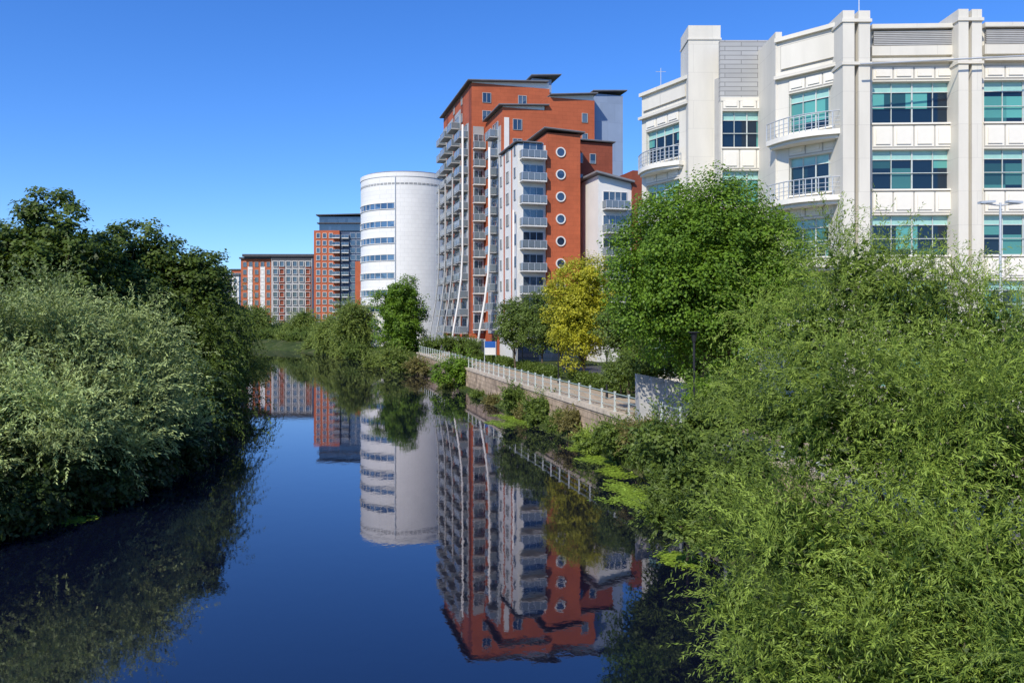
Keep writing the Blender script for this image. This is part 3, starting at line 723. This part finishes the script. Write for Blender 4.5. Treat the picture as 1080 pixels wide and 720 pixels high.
# left willow
bl=[PB(65,362,37,2.0),PB(20,385,35,2.1),PB(115,385,39,2.1),PB(160,410,42,1.8),PB(75,430,35,2.4),PB(140,445,38,2.1),PB(185,455,44,1.7),PB(10,450,32,2.2),PB(60,480,32.5,1.8),PB(125,485,36.5,1.5)]
sb=subdiv(bl,7,.36,1.08)
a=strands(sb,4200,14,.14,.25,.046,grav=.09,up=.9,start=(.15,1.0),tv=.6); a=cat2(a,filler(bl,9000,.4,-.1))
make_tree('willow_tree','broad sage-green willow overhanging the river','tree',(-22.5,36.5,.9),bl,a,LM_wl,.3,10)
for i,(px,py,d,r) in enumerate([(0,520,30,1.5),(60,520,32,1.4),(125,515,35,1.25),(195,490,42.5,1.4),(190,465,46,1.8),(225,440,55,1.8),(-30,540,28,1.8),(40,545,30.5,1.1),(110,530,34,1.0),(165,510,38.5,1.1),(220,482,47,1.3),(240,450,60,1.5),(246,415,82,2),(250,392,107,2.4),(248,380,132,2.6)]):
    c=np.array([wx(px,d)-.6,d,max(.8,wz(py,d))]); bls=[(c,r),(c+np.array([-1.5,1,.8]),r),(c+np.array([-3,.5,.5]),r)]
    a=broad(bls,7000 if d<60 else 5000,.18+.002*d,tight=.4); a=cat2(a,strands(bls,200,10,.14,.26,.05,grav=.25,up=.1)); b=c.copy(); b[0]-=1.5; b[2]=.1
    make_tree('shrub','leafy shrub overhanging the river bank, shade painted into its leaves','shrub',tuple(b),bls,cat2(a,filler(bls,1000,.4,0)),LM_dd,.06,2,group='shrubs on the shaded bank',crown='foliage')
bl=[PB(205,375,58,3.0),PB(215,345,62,2.8),PB(228,425,62,2.4),PB(232,355,75,3),PB(238,400,80,3),PB(222,450,54,1.8),PB(195,415,52,2.4)]
a=strands(subdiv(bl,4,.4,.8),1800,14,.2,.34,.075,grav=.16,up=.4); a=cat2(a,filler(bl,6000,.5,.0))
make_tree('willow_tree','dark green willow trailing branches into the river','tree',(-29,62,1.5),bl,a,LM_d,.3,6)
for (bls,base,lab) in (
 ([PB(5,285,52,4.0),PB(52,272,54,3.8),PB(85,300,52,3.4),PB(30,330,50,4),PB(-30,310,50,4),PB(70,350,50,3.5)],(-31,54,2.4),'large dark broadleaf tree with dense crown'),
 ([PB(120,285,60,3.5),PB(165,285,62,3.4),PB(200,308,62,3.0),PB(140,330,58,4),PB(190,345,60,3.4),PB(110,340,56,3.6)],(-30,60,2.4),'dark green broadleaf tree with rounded crown'),
 ([PB(210,315,80,3.0),PB(228,342,85,3.0),PB(205,350,80,3.4),PB(240,366,95,3)],(-34,82,2.4),'dark riverside tree with low crown')):
    a=broad(subdiv(bls,3,.5,.7),42000,.28,tight=.4); a=cat2(a,filler(bls,5000,.6,.0))
    make_tree('broadleaf_tree',lab,'tree',base,bls,a,LM_d,.38,6)
# big green tree
c=(wx(744,41),41,wz(296,41)); bl=rblobs(c,5.9,5.7,34,1.8,.88)
a=broad(bl,125000,.15,clumps=2300,tight=.38); a=cat2(a,filler([(np.array(c),5.4)],17000,.42,.12))
make_tree('broadleaf_tree','large bright green round-crowned tree beside the promenade','tree',(c[0]+.1,41,2.5),bl,a,LM_g,.26,9)
# yellow tree
c=(wx(616,70),70,wz(328,70)); bl=rblobs(c,3.6,5.2,18,1.4,.88)
a=broad(bl,40000,.18,clumps=660,tight=.46); a=cat2(a,filler([(np.array(c),3.0)],3500,.35,.2))
make_tree('broadleaf_tree','young yellow-green autumn tree beside the promenade','tree',(c[0],70,2.5),bl,a,LM_y,.12,6)
for px,d,top,bot,w,lab in ((543,88,312,380,2.9,'small open-crowned green tree by the railing'),(572,84,304,382,3.1,'small open-crowned green tree by the path'),(592,95,326,376,2.6,'small green street tree near the apartments'),(662,60,320,388,3.0,'small green tree near the office block')):
    z0,z1=wz(bot,d),wz(top,d); c=(wx(px,d),d,(z0+z1)/2+.3); bl=rblobs(c,w,(z1-z0)/2,12,1.2,.85)
    a=broad(bl,16000,.2,clumps=340,tight=.46)
    make_tree('broadleaf_tree',lab,'tree',(c[0],d,2.5),bl,a,LM_m,.1,6,group='young trees along the promenade')
for px,d,top,w,m,lab,kind in ((423,150,288,6.0,LM_g,'rounded dark green tree at the river edge','b'),(372,172,316,5.2,LM_wf,'feathery willow at the river edge','w'),(350,188,336,4.0,LM_wf,'low willow bush at the river edge','w'),
   (320,238,328,5.5,LM_wf,'pale green willow across the river bend','w'),(270,262,322,7,LM_wf,'pale green willow across the river bend','w'),(298,270,343,6,LM_m,'low green tree across the river bend','b'),(345,245,340,5,LM_m,'green tree before the distant tower','b'),(244,310,322,7,LM_d,'dark tree across the river bend','b'),(388,215,334,6,LM_m,'green tree before the distant tower','b'),(286,262,345,5,LM_m,'low green tree across the river bend','b'),(254,262,338,5,LM_m,'low green tree across the river bend','b')):
    z1=wz(top,d); zb=-.6; c=(wx(px,d),d+0.,(z1+zb)/2+.1); bl=rblobs(c,w,(z1-zb)/2,18,w*.36,.88)
    core=[(np.array(c)+np.array([0,0,q]),w*.82) for q in (-(z1-zb)*.25,0,(z1-zb)*.18)]
    if kind=='b': a=broad(bl,28000,.2+.0008*d,clumps=700,tight=.42); a=cat2(a,filler(core,5000,.75,.08))
    else: a=strands(bl,1100,10,.26,.5,.15,grav=.15,up=.4); a=cat2(a,filler(core,4000,.8,.1))
    make_tree('willow_tree' if kind=='w' else 'broadleaf_tree',lab,'tree',(c[0],d,1.9),bl,a,m,.25,5)
def shrub(px,py,d,r,m,n=5000,lab='leafy green shrub at the foot of the river wall',ls=.14,h=1.0):
    c=np.array([wx(px,d),d,wz(py,d)]); bls=[(c+np.array([random.uniform(-r,r)*.9,random.uniform(-.8,.9),random.uniform(-.5,.5)*r*h]),r*random.uniform(.35,.75)) for _ in range(7)]
    a=broad(bls,n,ls,tight=.45); a=cat2(a,strands(bls,150,9,.11*r,ls*1.3,ls*.3,grav=.08,up=.8))
    if d>130: a=cat2(a,filler([(c,r)],500,.9,.1))
    make_tree('shrub',lab,'shrub',(c[0],d,max(0.0,wz(py,d)-r*1.0)),bls,a,m,.04,4,group='shrubs growing along the river wall',crown='foliage')
for q in ((728,470,30,1.4,LM_m,8000),(748,500,25,1.2,LM_m,7000),(722,502,31,.9,LM_m,4000),(655,468,44,1.0,LM_m,5000),(632,466,48,.9,LM_w,5000),(693,482,38,.9,LM_m,5000),(712,522,29,.7,LM_d,3000),(725,552,26,.8,LM_m,4000),(678,462,42,.8,LM_br,4000),
          (575,432,61,1.3,LM_m,8000),(548,424,67,1.1,LM_m,6000),(562,440,64,.8,LM_br,4000),(604,450,54,.9,LM_br,4000),(590,446,57,.7,LM_m,3000),(482,398,94,1.9,LM_g,7000),(470,408,97,.9,LM_wf,3000),(520,428,76,.7,LM_br,3000),(505,419,83,.6,LM_m,2500),
          (412,384,125,2.2,LM_wf,5000),(395,386,136,1.8,LM_wf,4000),(440,390,118,1.2,LM_br,4000),(428,384,124,1.6,LM_m,4000),(380,376,165,2.6,LM_m,6000),(362,372,180,2.6,LM_wf,6000),(345,370,192,2.4,LM_m,6000),(330,367,205,2.6,LM_wf,6000),(315,363,222,2.6,LM_m,6000),(300,360,233,2.6,LM_wf,6000),(285,359,240,2.6,LM_m,6000),(270,358,247,2.8,LM_wf,6000),(255,358,250,2.8,LM_m,6000),(240,358,252,3,LM_m,4000),(305,354,250,3,LM_m,5000),(280,352,260,3,LM_wf,5000),(262,352,262,3,LM_m,5000),(322,357,232,2.8,LM_m,5000),(340,357,225,2.8,LM_m,5000),(292,356,252,3,LM_d,5000),
          (455,370,135,1.5,LM_m,3000),(475,366,122,1.2,LM_d,3000),(493,368,116,1.2,LM_d,3000)):
    shrub(*q,ls=.13+.0014*q[2])
for q in ((752,425,36,1.2,LM_g,6000),(775,440,32,1.4,LM_m,6000),(655,398,56,.8,LM_m,4000),(500,370,106,1.1,LM_m,3000),(690,392,48,1.5,LM_m,7000),(722,392,47,1.5,LM_d,7000),(664,392,50,1.1,LM_m,5000),(758,400,44,1.4,LM_d,6000)): shrub(*q,lab='low leafy bush beside the promenade')
# low hedges behind the promenade
def hedge(y0,y1,s,hgt,m,n):
    yy=rng.uniform(y0,y1,n); P=np.stack([np.array([wallx(q) for q in yy])+s+rng.uniform(-.55,.55,n),yy,2.45+hgt*rng.random(n)**.6*(1+.15*np.sin(yy*2.3))],1)
    b=np.array([wallx((y0+y1)/2)+s,(y0+y1)/2,2.45]); o=leaf_object('hedge',P-b,sph(n),unit(rng.normal(size=(n,3))*.6+np.array([0,0,.8])),.1+.12*rng.random(n),.08+.06*rng.random(n),.2+.7*rng.random(n),m)
    o.location=b; tag(o,'low clipped green hedge along the promenade path','hedge',group='hedges behind the promenade')
for y0,y1 in ((60,72),(76,90),(94,106),(109,124)): hedge(y0,y1,5.3,1.0,LM_m,9000)
def weed(px,py,rx,ry,n=1600,lab='bright green duckweed mat floating on the river'):
    d=6720/(py-H0); x=wx(px,d); K=max(8,n//45)
    C=rng.normal(size=(K,2))*.45; C[:,0]*=rx; C[:,1]*=ry; sd=.08+.35*rng.random(K)**2
    j=rng.integers(0,K,n); P=C[j]+rng.normal(size=(n,2))*sd[j][:,None]*np.array([.8,1.6]); P[:,0]-=.25*P[:,1]
    P=np.stack([P[:,0],P[:,1],.012+.02*rng.random(n)],1)
    NV=np.tile([0,0,1.],(n,1))+rng.normal(size=(n,3))*.08; D=rng.normal(size=(n,3)); D[:,2]*=.05; L=.05+.13*rng.random(n)
    o=leaf_object('duckweed',P,D,NV,L,L*.8,.1+.8*rng.random(n),LM_wd); o.location=(x,d,0); tag(o,lab,'plant',group='duckweed mats on the river')
for q in ((545,443,1.3,4.0,5000),(528,447,1.0,2.4,2000),(636,486,1.0,2.0,2800),(660,517,.8,1.6,2400),(682,530,1.2,1.2,4000),(712,588,.6,.6,900),(75,548,1.0,.35,900),(652,500,.7,1.6,1400),(612,474,.6,1.6,1000)): weed(*q)
n=45000; y=rng.uniform(16,134,n); t=rng.random(n)
wxs=np.array([wallx(q) for q in y]); x=wxs-.5-t*3
d2,ins=rdist(x,y); k=(~ins)&(np.sin(y*.9)+np.sin(y*.37+1)+rng.random(n)>np.where(y>50,.7,-.6)); x,y,d2=x[k],y[k],d2[k]; n=len(x)
P=np.stack([x,y,np.minimum(.55,.05+.42*d2)-.03],1); D=np.stack([rng.normal(size=n)*.35,rng.normal(size=n)*.35,np.ones(n)],1)
o=leaf_object('bank_grass',P,D,rng.normal(size=(n,3)),np.where(y>50,.6,1)*(.2+.5*rng.random(n)),.03+.05*rng.random(n),.7*rng.random(n),LM_m); tag(o,'rough grass on the river bank','grass',kind='stuff')
n=30000; x=rng.uniform(-330,60,n); base=430+40*rng.random(n); hh=(9+4*np.sin(x*.07)+3*np.sin(x*.19+1))*rng.random(n)**.5
P=np.stack([x,base,2.4+hh],1); o=leaf_object('distant_woodland',P,sph(n),sph(n),1.2+rng.random(n),.9+.6*rng.random(n),rng.random(n),LM_m); tag(o,'distant belt of green trees','woodland',kind='stuff')

# ---------------- light ----------------
el=math.radians(42); az=math.atan2(-.48,-.84)
sd=Vector((math.sin(az)*math.cos(el),math.cos(az)*math.cos(el),math.sin(el)))
sun=bpy.data.lights.new('sun','SUN'); sun.energy=5.0; sun.angle=math.radians(.5); sun.color=(1,.93,.80)
so=bpy.data.objects.new('sun',sun); col.objects.link(so); so.rotation_euler=sd.to_track_quat('Z','Y').to_euler()
w=bpy.data.worlds.new('World'); sc.world=w; w.use_nodes=True; nt=w.node_tree; bg=nt.nodes['Background']
sk=nt.nodes.new('ShaderNodeTexSky'); sk.sky_type='NISHITA'; sk.sun_disc=False; sk.sun_elevation=el; sk.sun_rotation=az%(2*math.pi)
sk.air_density=1.0; sk.dust_density=.3; sk.ozone_density=2.0
hs=nt.nodes.new('ShaderNodeHueSaturation'); hs.inputs['Saturation'].default_value=1.25
mm=nt.nodes.new('ShaderNodeMix'); mm.data_type='RGBA'; mm.blend_type='MULTIPLY'; mm.inputs[0].default_value=1; mm.inputs[7].default_value=(.68,.97,1.5,1)
nt.links.new(sk.outputs[0],hs.inputs['Color']); nt.links.new(hs.outputs[0],mm.inputs[6]); nt.links.new(mm.outputs[2],bg.inputs[0]); bg.inputs[1].default_value=.13
cd=bpy.data.cameras.new('camera'); cd.lens=28; cd.sensor_width=36; cd.shift_y=-(360-H0)/1080; cd.clip_end=9000; cd.clip_start=.1
co=bpy.data.objects.new('camera',cd); col.objects.link(co); co.location=(0,0,CZ); co.rotation_euler=(math.pi/2,0,0); sc.camera=co
sc.view_settings.view_transform='Standard'; sc.view_settings.look='None'; sc.view_settings.exposure=0
